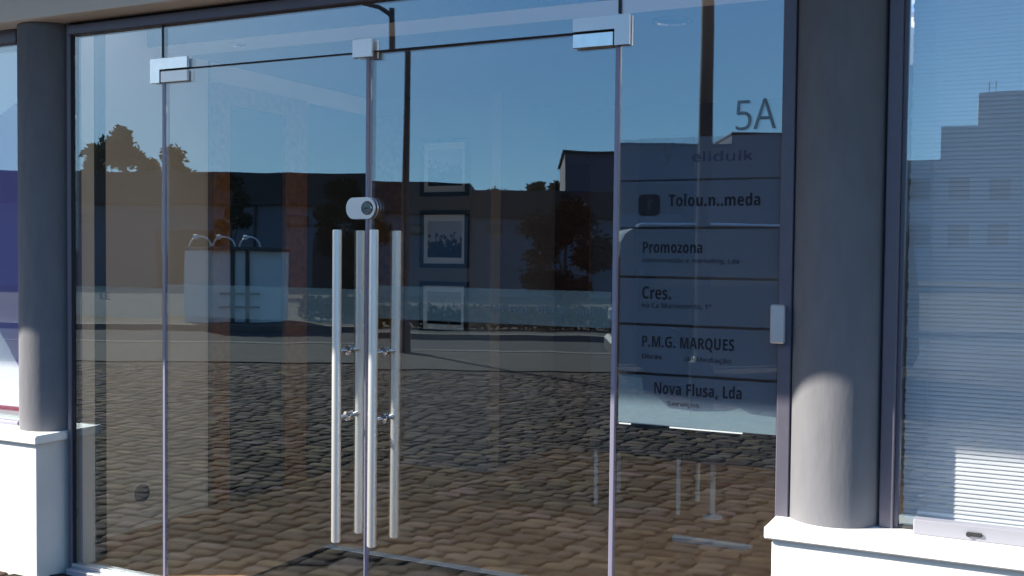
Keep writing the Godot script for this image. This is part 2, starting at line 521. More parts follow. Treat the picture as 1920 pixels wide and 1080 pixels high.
func windows() -> void:
	var w := thing("shop_window", "wide window with closed blinds behind the glass, on the low wall", "window")
	box_part(Vector3(-0.475, 0.692, -0.05), Vector3(-0.43, 2.70, 0.03), "jamb", M.alu, w, 0.003)
	box_part(Vector3(-0.43, 0.692, -0.05), Vector3(-0.416, 2.64, 0.012), "inner_frame", M.alu, w, 0.002)
	box_part(Vector3(-0.475, 2.64, -0.05), Vector3(1.25, 2.70, 0.03), "head_rail", M.alu, w, 0.003)
	box_part(Vector3(-0.416, 0.692, -0.03), Vector3(1.2, 0.704, 0.012), "bottom_rail", M.dark, w, 0.002)
	box_part(Vector3(1.2, 0.692, -0.05), Vector3(1.25, 2.64, 0.03), "jamb", M.alu, w, 0.003)
	glass_sheet(-0.415, 1.199, 0.705, 2.639, w)
	var sill := box_part(Vector3(-0.362, 0.6925, 0.02), Vector3(1.19, 0.742, 0.07), "sill_rail", M.alu_sill, w, 0.003)
	var st := tool()
	tube(st, [Vector3(-0.195, 0.714, 0.071), Vector3(-0.195, 0.714, 0.079)], [0.008], 12)
	box(st, Vector3(-0.195, 0.708, 0.0712), Vector3(-0.155, 0.722, 0.078), 0.003)
	build(st, "latch", M.black, sill)
	# the blind: one curved slat, repeated up the window
	var b := thing("venetian_blind", "closed white venetian blind with thin slats behind the wide window", "blind", Vector3(0.395, 0.71, -0.08))
	st = tool()
	var prev := []
	var segs := 5
	for i in segs + 1:
		var u := (i / float(segs) - 0.5)
		var across := u * 0.0195
		var bulge := 0.0022 * (1 - 4 * u * u)
		var tilt := deg_to_rad(62)
		var p := Vector2(across * sin(tilt) + bulge * cos(tilt), -across * cos(tilt) + bulge * sin(tilt))
		var n := Vector2(cos(tilt) + u * 0.9 * sin(tilt), sin(tilt) - u * 0.9 * cos(tilt)).normalized()
		prev.append([p, n])
	for i in segs:
		var a = prev[i]
		var c = prev[i + 1]
		for s in [[a, -1], [c, -1], [c, 1], [a, -1], [c, 1], [a, 1]]:
			var v = s[0]
			st.set_normal(Vector3(0, v[1].x, v[1].y))
			st.set_color(Color.WHITE)
			st.add_vertex(Vector3(s[1] * 0.805, v[0].x, v[0].y))
	var slat := st.commit()
	for i in 131:
		var one := mesh_part(slat, "slat", M.slat, b, Vector3(rng.randf_range(-0.002, 0.002), 0.012 + i * 0.01455 + rng.randf_range(-0.0006, 0.0006), 0))
		one.rotation = Vector3(rng.randf_range(-0.03, 0.03), 0, rng.randf_range(-0.0006, 0.0006))
	for x in [-0.735, 0.02, 0.735]:
		st = tool()
		tube(st, [Vector3(x, 0, 0.0105), Vector3(x, 1.93, 0.0105)], [0.0012], 6)
		build(st, "ladder_cord", M.slat, b)
	box_part(Vector3(-0.795, -0.003, -0.012), Vector3(0.795, 0.004, 0.012), "bottom_bar", M.slat, b, 0.002)
	box_part(Vector3(-0.795, 1.925, -0.014), Vector3(0.795, 1.95, 0.014), "head_box", M.slat, b, 0.002)
	var v := thing("shop_window", "window with a purple and white poster, partly hidden by a column", "window")
	box_part(Vector3(-4.66, 0.692, -0.05), Vector3(-4.62, 2.70, 0.02), "jamb", M.alu, v, 0.003)
	box_part(Vector3(-9.0, 2.63, -0.05), Vector3(-4.66, 2.70, 0.03), "head_rail", M.alu, v, 0.003)
	box_part(Vector3(-9.0, 0.692, -0.05), Vector3(-4.66, 0.712, 0.03), "bottom_rail", M.alu_light, v, 0.003)
	glass_sheet(-8.99, -4.661, 0.713, 2.629, v)
	var img := Image.create(512, 256, false, Image.FORMAT_RGB8)
	for y in 256:
		for x in 512:
			var px := -8.0 + x / 512.0 * 3.22
			var h := 2.6 - y / 256.0 * 1.87
			var c := Color(0.86, 0.88, 0.92)
			var upper := 2.36 + (px + 4.78) * 0.55 + 0.05 * sin(px * 2.0)
			var lower := 0.93 - (px + 4.78) * 1.3 - 0.25 * pow(px + 4.78, 2)
			if h < upper and h > lower:
				c = Color(0.42, 0.4, 0.64).lerp(Color(0.54, 0.46, 0.72), clampf((h - lower) / 1.4, 0, 1))
			if h < 0.78 and h > 0.757:
				c = Color(0.5, 0.12, 0.25)
			elif h < 0.752 and h > 0.735:
				c = Color(0.62, 0.6, 0.62)
			img.set_pixel(x, y, c)
	var pm := mat(1, 1, 1, 0.6)
	pm.albedo_texture = ImageTexture.create_from_image(img)
	var post := thing("poster", "purple and white poster filling the window behind the far column", "poster", Vector3(-6.30, 1.665, -0.04))
	var q := QuadMesh.new()
	q.size = Vector2(3.22, 1.87)
	mesh_part(q, "printed_sheet", pm, post, Vector3(0, 0, 0.003))
	box_part(Vector3(-1.63, -0.94, -0.006), Vector3(1.63, 0.94, 0.0), "backing_board", M.paint_white, post, 0.001)

# ---------------------------------------------------------------- inside
func lobby() -> void:
	struct(box_part(Vector3(-4.75, -0.15, -8.0), Vector3(-0.40, 0.0, -0.061), "lobby_floor", M.floor, self, 0.0))
	struct(box_part(Vector3(-0.398, -0.15, -4.3), Vector3(1.2, 0.0, -0.1), "hall_floor", M.wall_light, self, 0.0))
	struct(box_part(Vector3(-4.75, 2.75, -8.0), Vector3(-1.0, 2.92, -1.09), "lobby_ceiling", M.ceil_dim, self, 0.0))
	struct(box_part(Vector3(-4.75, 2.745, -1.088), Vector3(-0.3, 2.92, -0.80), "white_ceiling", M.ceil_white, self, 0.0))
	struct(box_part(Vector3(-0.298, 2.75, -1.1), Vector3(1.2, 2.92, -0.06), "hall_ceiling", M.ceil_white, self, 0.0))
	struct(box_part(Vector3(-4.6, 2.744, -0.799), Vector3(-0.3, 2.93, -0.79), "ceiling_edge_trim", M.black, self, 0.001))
	var lw := struct(Node3D.new())
	put(lw, "lobby_side_wall")
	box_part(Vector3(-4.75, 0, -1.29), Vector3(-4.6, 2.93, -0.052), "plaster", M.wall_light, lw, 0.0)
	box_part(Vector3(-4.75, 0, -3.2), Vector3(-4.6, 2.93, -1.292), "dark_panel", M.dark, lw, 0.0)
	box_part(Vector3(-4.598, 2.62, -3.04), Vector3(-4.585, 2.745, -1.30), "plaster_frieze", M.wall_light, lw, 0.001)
	box_part(Vector3(-4.42, 0, -0.15), Vector3(-4.312, 2.93, -0.052), "plaster_lining", M.wall_light, lw, 0.0)
	box_part(Vector3(-4.599, 0, -0.225), Vector3(-4.402, 2.93, -0.2), "plaster_return", M.wall_light, lw, 0.0)
	var bw := struct(Node3D.new())
	put(bw, "lobby_back_wall")
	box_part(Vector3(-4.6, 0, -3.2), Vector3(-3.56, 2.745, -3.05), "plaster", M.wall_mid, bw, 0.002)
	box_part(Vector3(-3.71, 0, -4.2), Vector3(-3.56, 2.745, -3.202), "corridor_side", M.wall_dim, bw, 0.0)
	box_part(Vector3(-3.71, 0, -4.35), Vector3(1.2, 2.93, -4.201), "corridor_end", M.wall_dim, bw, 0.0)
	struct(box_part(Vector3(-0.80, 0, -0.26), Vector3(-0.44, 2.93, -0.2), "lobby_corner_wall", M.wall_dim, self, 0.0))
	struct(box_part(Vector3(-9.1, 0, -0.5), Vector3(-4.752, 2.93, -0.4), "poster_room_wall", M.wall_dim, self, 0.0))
	struct(box_part(Vector3(-9.1, 0, -0.39), Vector3(-9.0, 2.93, -0.06), "poster_room_side_wall", M.wall_dim, self, 0.0))
	struct(box_part(Vector3(1.2, 0, -4.35), Vector3(1.4, 2.93, -0.05), "hall_end_wall", M.wall_light, self, 0.0))
	struct(box_part(Vector3(-0.4, 0, -0.2), Vector3(1.2, 0.69, -0.11), "hall_low_wall", M.wall_light, self, 0.0))
	# dark lining post and wooden door surrounds along the side wall
	tag(box_part(Vector3(-4.40, 0, -0.228), Vector3(-4.312, 2.925, -0.152), "dark_post", M.black, self, 0.003), "slim black post from floor to ceiling just inside the narrow glass panel", "post")
	var d := thing("wooden_door_surround", "orange wood door surround at the end of the pale lobby wall", "door frame", Vector3(-4.6, 0, 0))
	box_part(Vector3(0.002, 0, -1.431), Vector3(0.05, 2.62, -1.289), "upright", M.wood, d, 0.003)
	box_part(Vector3(0.002, 0, -2.209), Vector3(0.05, 2.62, -1.979), "upright", M.wood, d, 0.003)
	box_part(Vector3(0.002, 2.5, -1.978), Vector3(0.045, 2.62, -1.432), "head", M.wood, d, 0.003)
	box_part(Vector3(0.001, 0.0, -1.977), Vector3(0.02, 2.499, -1.433), "dark_glazing", M.pane, d, 0.001)
	var e := thing("wooden_panel", "tall orange wood panel between the lobby corner and the framed pictures", "panel", Vector3(-4.6, 0, -3.05))
	box_part(Vector3(0.01, 0, 0.001), Vector3(0.15, 2.6, 0.035), "board", M.wood, e, 0.003)
	box_part(Vector3(0.155, 0, 0.001), Vector3(0.32, 2.6, 0.035), "board", M.wood, e, 0.003)
	var e2 := thing("wooden_door", "narrow reddish wood door in the dark end of the lobby", "door", Vector3(-3.55, 0, -4.2))
	box_part(Vector3(0, 0, 0.001), Vector3(0.3, 2.3, 0.035), "leaf", mat(0.07, 0.028, 0.02, 0.5), e2, 0.003)
	tag(box_part(Vector3(-2.85, 0, -4.199), Vector3(-2.4, 2.5, -4.17), "dark_doorway", M.black, self, 0.002), "black doorway in the end wall behind the 5A panel", "doorway")
	# pictures
	var ys := [2.006, 1.481, 0.995]
	var hs := [0.42, 0.421, 0.384]
	for i in 3:
		var p := thing("framed_picture", ["topmost black framed picture on the lobby wall", "middle black framed picture of dark trees, at eye height", "lowest black framed picture, just above the frosted band"][i], "picture", Vector3(-4.147, ys[i], -3.049), "three framed pictures in a column")
		var st := tool()
		var w := 0.41
		var h: float = hs[i]
		for r in [[0, 0, w, 0.03], [0, h - 0.03, w, h], [0, 0.031, 0.03, h - 0.031], [w - 0.03, 0.031, w, h - 0.031]]:
			box(st, Vector3(r[0], r[1], 0.0), Vector3(r[2], r[3], 0.025), 0.003)
		build(st, "frame", M.black, p)
		var im := Image.create(96, 96, false, Image.FORMAT_RGB8)
		var nz := noise(0.06, 300 + i, 4)
		for y in 96:
			for x in 96:
				var v := nz.get_noise_2d(x, y)
				var c := Color(0.9, 0.89, 0.87)
				if y > 12 and y < 84 and x > 8 and x < 88:
					c = Color(0.7, 0.7, 0.72).lerp(Color(0.05, 0.05, 0.055), clampf((y - 44) / 12.0 + v * 2.5, 0, 1))
				im.set_pixel(x, y, c)
		var pm := mat(1, 1, 1, 0.5)
		pm.albedo_texture = ImageTexture.create_from_image(im)
		var q := QuadMesh.new()
		q.size = Vector2(w - 0.06, h - 0.06)
		mesh_part(q, "print", pm, p, Vector3(w / 2, h / 2, 0.008))
	# ceiling lamps, unlit
	for k in [[-4.045, 2.745, -0.92, 0.045, "small round recessed lamp in the white ceiling strip"], [-1.665, 2.75, -1.33, 0.1, "wider round recessed lamp in the ceiling behind the 5A panel"]]:
		var t := thing("recessed_lamp", k[4], "ceiling lamp", Vector3(k[0], k[1], k[2]), "recessed ceiling lamps")
		var st := tool()
		var r: float = k[3]
		lathe(st, [Vector2(r * 0.8, -0.001), Vector2(r * 0.85, -0.012), Vector2(r, -0.008), Vector2(r, 0.0)], Vector3.ZERO, 32)
		build(st, "ring", M.steel, t)
		st = tool()
		lathe(st, [Vector2(0.0, -0.006), Vector2(r * 0.8, -0.004)], Vector3.ZERO, 32)
		build(st, "reflector", M.dark, t)
	# floor trims and furniture
	tag(box_part(Vector3(-3.435, 0.001, -0.955), Vector3(-1.6, 0.007, -0.895), "floor_strip", M.paint_white, self, 0.002), "long pale metal strip across the lobby floor behind the doors", "floor strip")
	var em := thing("entrance_mat", "flat dark mat on the lobby floor just inside the doors", "mat", Vector3(-3.43, 0, -0.89))
	box_part(Vector3(0, 0.0005, 0), Vector3(1.83, 0.006, 0.72), "backing", M.black, em, 0.001)
	box_part(Vector3(0.02, 0.0062, 0.02), Vector3(1.81, 0.011, 0.70), "pile", M.bed, em, 0.003)
	var fb := thing("floor_bar", "short white double bar on the floor behind the 5A panel", "floor bar", Vector3(-1.829, 0, -1.98))
	box_part(Vector3(0, 0.0, -0.015), Vector3(0.446, 0.022, 0.015), "bar", M.paint_white, fb, 0.004)
	box_part(Vector3(0.01, 0.0, 0.04), Vector3(0.43, 0.014, 0.055), "bar", M.satin, fb, 0.004)
	var tb := thing("low_table", "low dark table on bright steel legs on the lobby floor", "table", Vector3(-2.25, 0, -2.75))
	box_part(Vector3(-0.32, 0.35, -0.25), Vector3(0.32, 0.385, 0.25), "tabletop", M.dark, tb, 0.005)
	for x in [-0.273, 0.272]:
		for z in [-0.2, 0.21]:
			var st := tool()
			tube(st, [Vector3(x, 0, z), Vector3(x, 0.349, z)], [0.014], 12)
			build(st, "leg", M.paint_white, tb)
	var sl := thing("stool", "dark round stool on a single bright leg beside the low table", "stool", Vector3(-1.77, 0, -2.565))
	var st2 := tool()
	lathe(st2, [Vector2(0, 0.41), Vector2(0.15, 0.405), Vector2(0.16, 0.38), Vector2(0.15, 0.352), Vector2(0, 0.35)], Vector3.ZERO, 28)
	build(st2, "seat", M.dark, sl)
	st2 = tool()
	lathe(st2, [Vector2(0.016, 0.35), Vector2(0.016, 0.012), Vector2(0.06, 0.008), Vector2(0.062, 0.0)], Vector3.ZERO, 24)
	build(st2, "leg", M.paint_white, sl)
	var vt := thing("wall_vent", "small round dark vent low on the pale side wall", "vent", Vector3(-4.599, 0.2, -0.744))
	var st3 := tool()
	lathe(st3, [Vector2(0.052, 0), Vector2(0.052, 0.012), Vector2(0.04, 0.014), Vector2(0.036, 0.006), Vector2(0, 0.006)], Vector3.ZERO, 28, Basis(Vector3.BACK, -PI / 2))
	build(st3, "ring", M.wall_dim, vt)

# ---------------------------------------------------------------- the street in front
func cobbles() -> void:
	var p := struct(Node3D.new())
	put(p, "cobbled_pavement")
	var st := tool()
	face(st, [Vector3(-40, -0.022, 0.06), Vector3(20, -0.022, 0.06), street_at(15.2, 22, -0.022), street_at(15.2, -38, -0.022)], Vector3.UP)
	build(st, "sand_bed", M.bed, p)
	var meshes := []
	for v in 5:
		st = tool()
		var top := []
		var mid := []
		var low := []
		var n := 8
		for i in n:
			var a := TAU * i / n + rng.randf_range(-0.22, 0.22)
			var sq := 1.0 / maxf(absf(cos(a)), absf(sin(a)))
			var r := 0.5 * lerpf(1.0, sq, 0.72) * rng.randf_range(0.82, 1.08)
			var dir := Vector3(cos(a), 0, sin(a))
			top.append(dir * r * 0.88 + Vector3.UP * rng.randf_range(0.055, 0.075))
			mid.append(dir * r * 0.99 + Vector3.UP * 0.025)
			low.append(dir * r - Vector3.UP * 0.25)
		var peak := Vector3(0, 0.07, 0)
		for i in n:
			var j := (i + 1) % n
			face(st, [peak, top[i], top[j]], Vector3.UP)
			face(st, [top[i], mid[i], mid[j], top[j]], mid[i] + mid[j] + Vector3.UP)
			face(st, [mid[i], low[i], low[j], mid[j]], mid[i] + mid[j])
		st.generate_normals()
		meshes.append(st.commit())
	var tones := []
	for i in 14:
		var g := 0.016 + 0.07 * pow(rng.randf(), 1.4)
		var m := mat(g * 1.25, g * rng.randf_range(0.8, 0.95), g * rng.randf_range(0.48, 0.82), 0.92)
		m.metallic_specular = 0.25
		tones.append(m)
	var spots := []
	var z := 0.10
	while z < 13.0:
		var pitch := 0.115
		var x := -16.0
		var shift := rng.randf_range(0, pitch)
		while x < 3.5:
			var q := Vector3(x + shift + rng.randf_range(-0.012, 0.012), 0, z + rng.randf_range(-0.01, 0.01))
			x += pitch * rng.randf_range(0.95, 2.1)
			var wide := x + shift - q.x
			var rel := q - Vector3(0, 0, -CAM_Z)
			var d := -sin(YAW) * rel.x + cos(YAW) * rel.z
			var s := cos(YAW) * rel.x + sin(YAW) * rel.z
			if d > 15.05 or s < -0.46 * d - 0.4 or s > 0.31 * d + 2.0:
				continue
			spots.append([d, q, wide])
		z += pitch
	spots.sort_custom(func(a, b): return a[0] < b[0])
	var first := 0
	for i in spots.size():
		if spots[i][0] > 4.9:
			first = i
			break
	var rest := [[], [], [], [], []]
	for i in spots.size():
		var size := 0.123 * rng.randf_range(0.86, 1.06)
		var t := Transform3D(Basis(Vector3.UP, (rng.randi() % 2) * PI + rng.randf_range(-0.14, 0.14)) * Basis(Vector3.RIGHT, rng.randf_range(-0.022, 0.022)) * Basis(Vector3.BACK, rng.randf_range(-0.02, 0.02)), spots[i][1] + Vector3(spots[i][2] * 0.5, -0.014 + rng.randf_range(-0.003, 0.003), 0))
		t.basis = t.basis * Basis.from_scale(Vector3(spots[i][2] * 0.96, 0.1, size))
		var v := rng.randi() % 5
		if i >= first and i < first + 300:
			var c := mesh_part(meshes[v], "cobble", tones[rng.randi() % 14], p)
			c.transform = t
		else:
			rest[v].append(t)
	var stone := mat(1, 1, 1, 0.92)
	stone.metallic_specular = 0.25
	stone.vertex_color_use_as_albedo = true
	for v in 5:
		var mm := MultiMesh.new()
		mm.transform_format = MultiMesh.TRANSFORM_3D
		mm.use_colors = true
		mm.mesh = meshes[v]
		mm.instance_count = rest[v].size()
		for i in rest[v].size():
			mm.set_instance_transform(i, rest[v][i])
			var g := 0.015 + 0.072 * pow(rng.randf(), 1.4)
			mm.set_instance_color(i, Color(g * 1.25, g * rng.randf_range(0.8, 0.95), g * rng.randf_range(0.48, 0.82)))
		var mi := MultiMeshInstance3D.new()
		mi.multimesh = mm
		mi.material_override = stone
		put(mi, "further_cobbles", p)
		mi.set_meta("kind", "stuff")

func strip_sheet(called: String, m: Material, d0: float, d1: float, y: float, y_low: float) -> void:
	var st := tool()
	var a := street_at(d0, -60)
	var b := street_at(d0, 60)
	var c := street_at(d1, 60)
	var d := street_at(d1, -60)
	var up := Vector3.UP
	face(st, [a + up * y, b + up * y, c + up * y, d + up * y], up)
	face(st, [a + up * y_low, b + up * y_low, b + up * y, a + up * y], a - d)
	face(st, [d + up * y_low, c + up * y_low, c + up * y, d + up * y], d - a)
	struct(build(st, called, m))

func street() -> void:
	var st := tool()
	face(st, [Vector3(-400, -0.2, -400), Vector3(400, -0.2, -400), Vector3(400, -0.2, 400), Vector3(-400, -0.2, 400)], Vector3.UP)
	struct(build(st, "ground", M.earth))
	cobbles()
	strip_sheet("pavement", M.concrete, 15.2, 18.25, -0.004, -0.2)
	strip_sheet("near_kerb", M.kerb, 18.25, 18.5, 0.004, -0.2)
	strip_sheet("road", M.asphalt, 18.5, 22.6, -0.12, -0.2)
	strip_sheet("far_kerb", M.kerb, 22.6, 22.85, 0.0, -0.2)
	strip_sheet("far_pavement", M.concrete, 22.85, 24.2, -0.006, -0.2)
	strip_sheet("yard", M.earth, 24.2, 140.0, -0.012, -0.2)

func window_grid(parent: Node, spots: Array, w: float, h: float, z: float) -> void:
	for s in spots:
		var f := box_part(Vector3(s[0], s[1], z - 0.03), Vector3(s[0] + w, s[1] + h, z + 0.05), "window", M.pane, parent, 0.01)
		var st := tool()
		for r in [[-0.05, -0.05, w + 0.05, 0.0], [-0.05, h, w + 0.05, h + 0.05], [-0.05, 0.002, 0.0, h - 0.002], [w, 0.002, w + 0.05, h - 0.002]]:
			box(st, Vector3(s[0] + r[0], s[1] + r[1], z - 0.05), Vector3(s[0] + r[2], s[1] + r[3], z + 0.04), 0.005)
		build(st, "frame", M.dark, f)

func far_buildings() -> void:
	var a := street_thing("warehouse", "long low grey warehouse with a dark fascia across the street, reflected", "building", 45, -17)
	box_part(Vector3(-20, -0.2, 0), Vector3(14.4, 3.48, 12), "wall", M.panel_grey, a, 0.02)
	box_part(Vector3(-20.1, 3.48, -0.25), Vector3(14.5, 4.82, 12.1), "fascia", M.fascia, a, 0.02)
	window_grid(a, [[-12.0, 2.68], [-6.0, 2.68], [7.55, 2.68], [12.0, 2.68], [-1.5, 2.68]], 0.8, 0.33, -0.02)
	box_part(Vector3(2.0, -0.01, -0.06), Vector3(5.0, 2.4, 0.02), "roller_door", M.fascia, a, 0.01)
	for x in [-9.0, -3.0, 6.2, 10.6]:
		var st := tool()
		tube(st, [Vector3(x, -0.1, -0.08), Vector3(x, 3.5, -0.08)], [0.06], 8)
		build(st, "downpipe", M.fascia, a)
	for x in [-8.2, 8.6]:
		box_part(Vector3(x, -0.01, -0.05), Vector3(x + 1.0, 2.1, 0.02), "door", M.fascia, a, 0.01)
	var a2 := street_thing("workshop", "lower grey workshop joined to the warehouse, trees behind its roof, reflected", "building", 46, 1.2)
	box_part(Vector3(-3.7, -0.2, 0), Vector3(6, 3.4, 10), "wall", M.panel_grey, a2, 0.02)
	box_part(Vector3(-3.75, 3.4, -0.2), Vector3(6.1, 4.58, 10.1), "fascia", M.fascia, a2, 0.02)
	window_grid(a2, [[-3.0, 2.75], [-1.7, 2.75], [0.4, 2.75], [2.6, 2.75]], 0.62, 0.33, -0.02)
	var b := street_thing("office_block", "plain flat roofed grey block rising behind the workshop, reflected", "building", 55, 6.5)
	box_part(Vector3(-4.74, -0.2, 0), Vector3(4.85, 7.12, 10), "wall", M.block_grey, b, 0.03)
	box_part(Vector3(-4.85, 7.12, -0.12), Vector3(4.85, 7.24, 10.1), "roof", M.fascia, b, 0.02)
	window_grid(b, [[-3.6, 4.2], [-2.0, 4.2], [-0.4, 4.2], [1.2, 4.2], [2.8, 4.2]], 0.9, 0.7, -0.02)
	var c := street_thing("stepped_block", "taller grey block beside the flat roofed one, behind the 5A numerals, reflected", "building", 56, 15)
	box_part(Vector3(-3.6, -0.2, 0), Vector3(4.5, 7.82, 10), "wall", M.block_grey, c, 0.03)
	box_part(Vector3(-3.65, 7.82, -0.1), Vector3(4.6, 7.95, 10.1), "roof", M.fascia, c, 0.02)
	var d := street_thing("apartment_building", "pale stepped apartment building reflected in the blinds window", "building", 70, 30)
	d.rotation.y = -YAW + 0.405
	box_part(Vector3(-5.3, -0.2, 0), Vector3(10, 8.0, 8), "lower_wall", M.block_pale, d, 0.03)
	box_part(Vector3(-2.0, 8.0, 0.1), Vector3(10, 10.2, 8), "middle_wall", M.block_pale, d, 0.03)
	box_part(Vector3(0.3, 10.2, 0.2), Vector3(10, 12.3, 8), "upper_wall", M.block_pale, d, 0.03)
	for x in [0.7, 1.1]:
		var st := tool()
		tube(st, [Vector3(x + 0.2, 12.3, 1), Vector3(x + 0.2, 13.1, 1)], [0.03], 8)
		build(st, "antenna", M.dark, d)
	window_grid(d, [[-3.8, 5.4], [-1.4, 5.4], [1.0, 5.4], [3.4, 5.4], [-3.8, 2.4], [-1.4, 2.4], [1.0, 2.4], [3.4, 2.4]], 1.2, 1.3, -0.02)

func tree(called: String, label: String, d: float, s: float, height: float, spread: float, crown_base: float, leaf: float, count: int, tone: Color, seed_value: int, tall := 1.0) -> void:
	var r := RandomNumberGenerator.new()
	r.seed = seed_value
	var t := street_thing(called, label, "tree", d, s, "trees reflected across the street")
	var st := tool()
	var top := lerpf(crown_base, height, 0.55)
	var rad := 0.022 * height + 0.03
	tube(st, [Vector3(0, -0.1, 0), Vector3(0.03, crown_base * 0.5, 0.02), Vector3(-0.05, crown_base, 0), Vector3(0.04, top, 0.03)], [rad * 1.3, rad, rad * 0.8, rad * 0.3], 10)
	var clumps := []
	var n := 22
	for i in n:
		var a := r.randf() * TAU
		var v := r.randf()
		var y := lerpf(crown_base, height * 0.93, v)
		var w := spread * pow(sin(PI * clampf(0.12 + 0.8 * v, 0, 1)), 0.7) * sqrt(r.randf()) * 0.85 / tall
		var c := Vector3(cos(a) * w, y, sin(a) * w)
		clumps.append([c, spread * r.randf_range(0.22, 0.42)])
		if i % 3 == 0:
			tube(st, [Vector3(0, lerpf(crown_base, c.y, 0.3), 0), c * Vector3(0.5, 1, 0.5) - Vector3(0, 0.15, 0), c], [rad * 0.4, rad * 0.28, rad * 0.1], 6)
	build(st, "trunk", M.bark, t)
	st = tool()
	for i in count:
		var c = clumps[r.randi() % n]
		var off := Vector3(r.randfn(), r.randfn() * 0.8, r.randfn()) * 0.5
		if off.length() > 1.15:
			off = off.normalized() * r.randf_range(0.6, 1.15)
		var p: Vector3 = c[0] + off * c[1]
		var b := Basis.from_euler(Vector3(r.randf() * TAU, r.randf() * TAU, r.randf() * TAU))
		var l := leaf * r.randf_range(0.6, 1.25)
		var k := r.randf_range(0.6, 1.4)
		face(st, [p + b * Vector3(-l, 0, 0), p + b * Vector3(0, 0, l * 0.45), p + b * Vector3(l, 0, 0), p + b * Vector3(0, 0, -l * 0.45)], Vector3.UP, Color(tone.r * k, tone.g * k, tone.b * k))
	build(st, "crown", M.leaf, t)

func hedge(label: String, d: float, s0: float, s1: float, h: float, seed_value: int) -> void:
	var r := RandomNumberGenerator.new()
	r.seed = seed_value
	var t := street_thing("hedge", label, "hedge", d, s0, "low hedges along the far pavement")
	var st := tool()
	for i in int((s1 - s0) * 700):
		var p := Vector3(r.randf() * (s1 - s0), pow(r.randf(), 0.7) * h * r.randf_range(0.85, 1.08), r.randf_range(-0.3, 0.3))
		var b := Basis.from_euler(Vector3(r.randf() * TAU, r.randf() * TAU, r.randf() * TAU))
		var l := 0.07 * r.randf_range(0.6, 1.3)
		var k := r.randf_range(0.5, 1.3)
		face(st, [p + b * Vector3(-l, 0, 0), p + b * Vector3(0, 0, l * 0.5), p + b * Vector3(l, 0, 0), p + b * Vector3(0, 0, -l * 0.5)], Vector3.UP, Color(0.012 * k, 0.017 * k, 0.008 * k))
	build(st, "foliage", M.leaf, t)
	st = tool()
	for i in int((s1 - s0) * 3):
		var x := (i + 0.5) / 3.0
		tube(st, [Vector3(x, -0.03, 0), Vector3(x + r.randf_range(-0.08, 0.08), h * 0.7, r.randf_range(-0.1, 0.1))], [0.02, 0.01], 5)
	build(st, "stems", M.bark, t)

func street_lamp(called: String, label: String, d: float, s: float, height: float, r: float, arm: float) -> void:
	var l := street_thing(called, label, "lamp post", d, s, "lamp posts reflected in the entrance")
	var st := tool()
	lathe(st, [Vector2(r * 1.7, -0.03), Vector2(r * 1.7, 0.5), Vector2(r * 1.15, 0.56), Vector2(r, 0.62), Vector2(r * 0.8, height), Vector2(0.0, height + 0.01)], Vector3.ZERO, 24)
	build(st, "pole", M.black, l)
	st = tool()
	tube(st, [Vector3(0, height - 0.12, 0), Vector3(-0.22, height + 0.02, 0), Vector3(-arm, height + 0.38, 0)], [r * 0.75, r * 0.6, r * 0.5], 12)
	build(st, "arm", M.dark, l)
	st = tool()
	tube(st, [Vector3(-arm + 0.05, height + 0.36, 0), Vector3(-arm - 0.1, height + 0.41, 0), Vector3(-arm - 0.5, height + 0.5, 0), Vector3(-arm - 0.62, height + 0.52, 0)], [0.05, 0.11, 0.12, 0.04], 16)
	build(st, "lamp_head", M.dark, l)

func street_cabinet() -> void:
	var c := street_thing("street_cabinet", "white street cabinet with dark bars and three arched hoops across the road, reflected", "cabinet", 23.5, -6.16)
	box_part(Vector3(-1.05, -0.03, 0), Vector3(-0.52, 1.58, 0.9), "side_panel", M.paint_white, c, 0.01)
	box_part(Vector3(-0.52, -0.03, 0.12), Vector3(1.05, 1.58, 0.9), "body", M.paint_white, c, 0.01)
	box_part(Vector3(-0.54, 1.58, -0.02), Vector3(1.1, 1.66, 0.95), "roof_ledge", M.dark, c, 0.01)
	box_part(Vector3(-1.08, 1.581, -0.03), Vector3(-0.545, 1.64, 0.95), "roof_cap", M.panel_grey, c, 0.01)
	for x in [-0.06, 0.27]:
		box_part(Vector3(x, -0.02, 0.05), Vector3(x + 0.08, 1.575, 0.115), "upright_bar", M.black, c, 0.005)
	for y in [0.3, 0.6]:
		box_part(Vector3(-0.3, y, 0.0), Vector3(0.6, y + 0.05, 0.048), "cross_bar", M.black, c, 0.005)
	for x in [-0.77, -0.24, 0.34]:
		var st := tool()
		var arc := []
		for i in 13:
			var a := PI * i / 12.0
			arc.append(Vector3(x - 0.24 * cos(a), 1.66 + 0.22 * sin(a), 0.2))
		tube(st, arc, [0.016], 10)
		var hoop := build(st, "hoop", M.satin, c)
		st = tool()
		var prof := []
		for i in 13:
			var a := PI * i / 12.0 - PI / 2
			prof.append(Vector2(0.06 * cos(a), 0.06 * sin(a)))
		lathe(st, prof, Vector3(x - 0.09, 1.87, 0.16), 20)
		build(st, "bright_knob", M.paint_white, hoop)


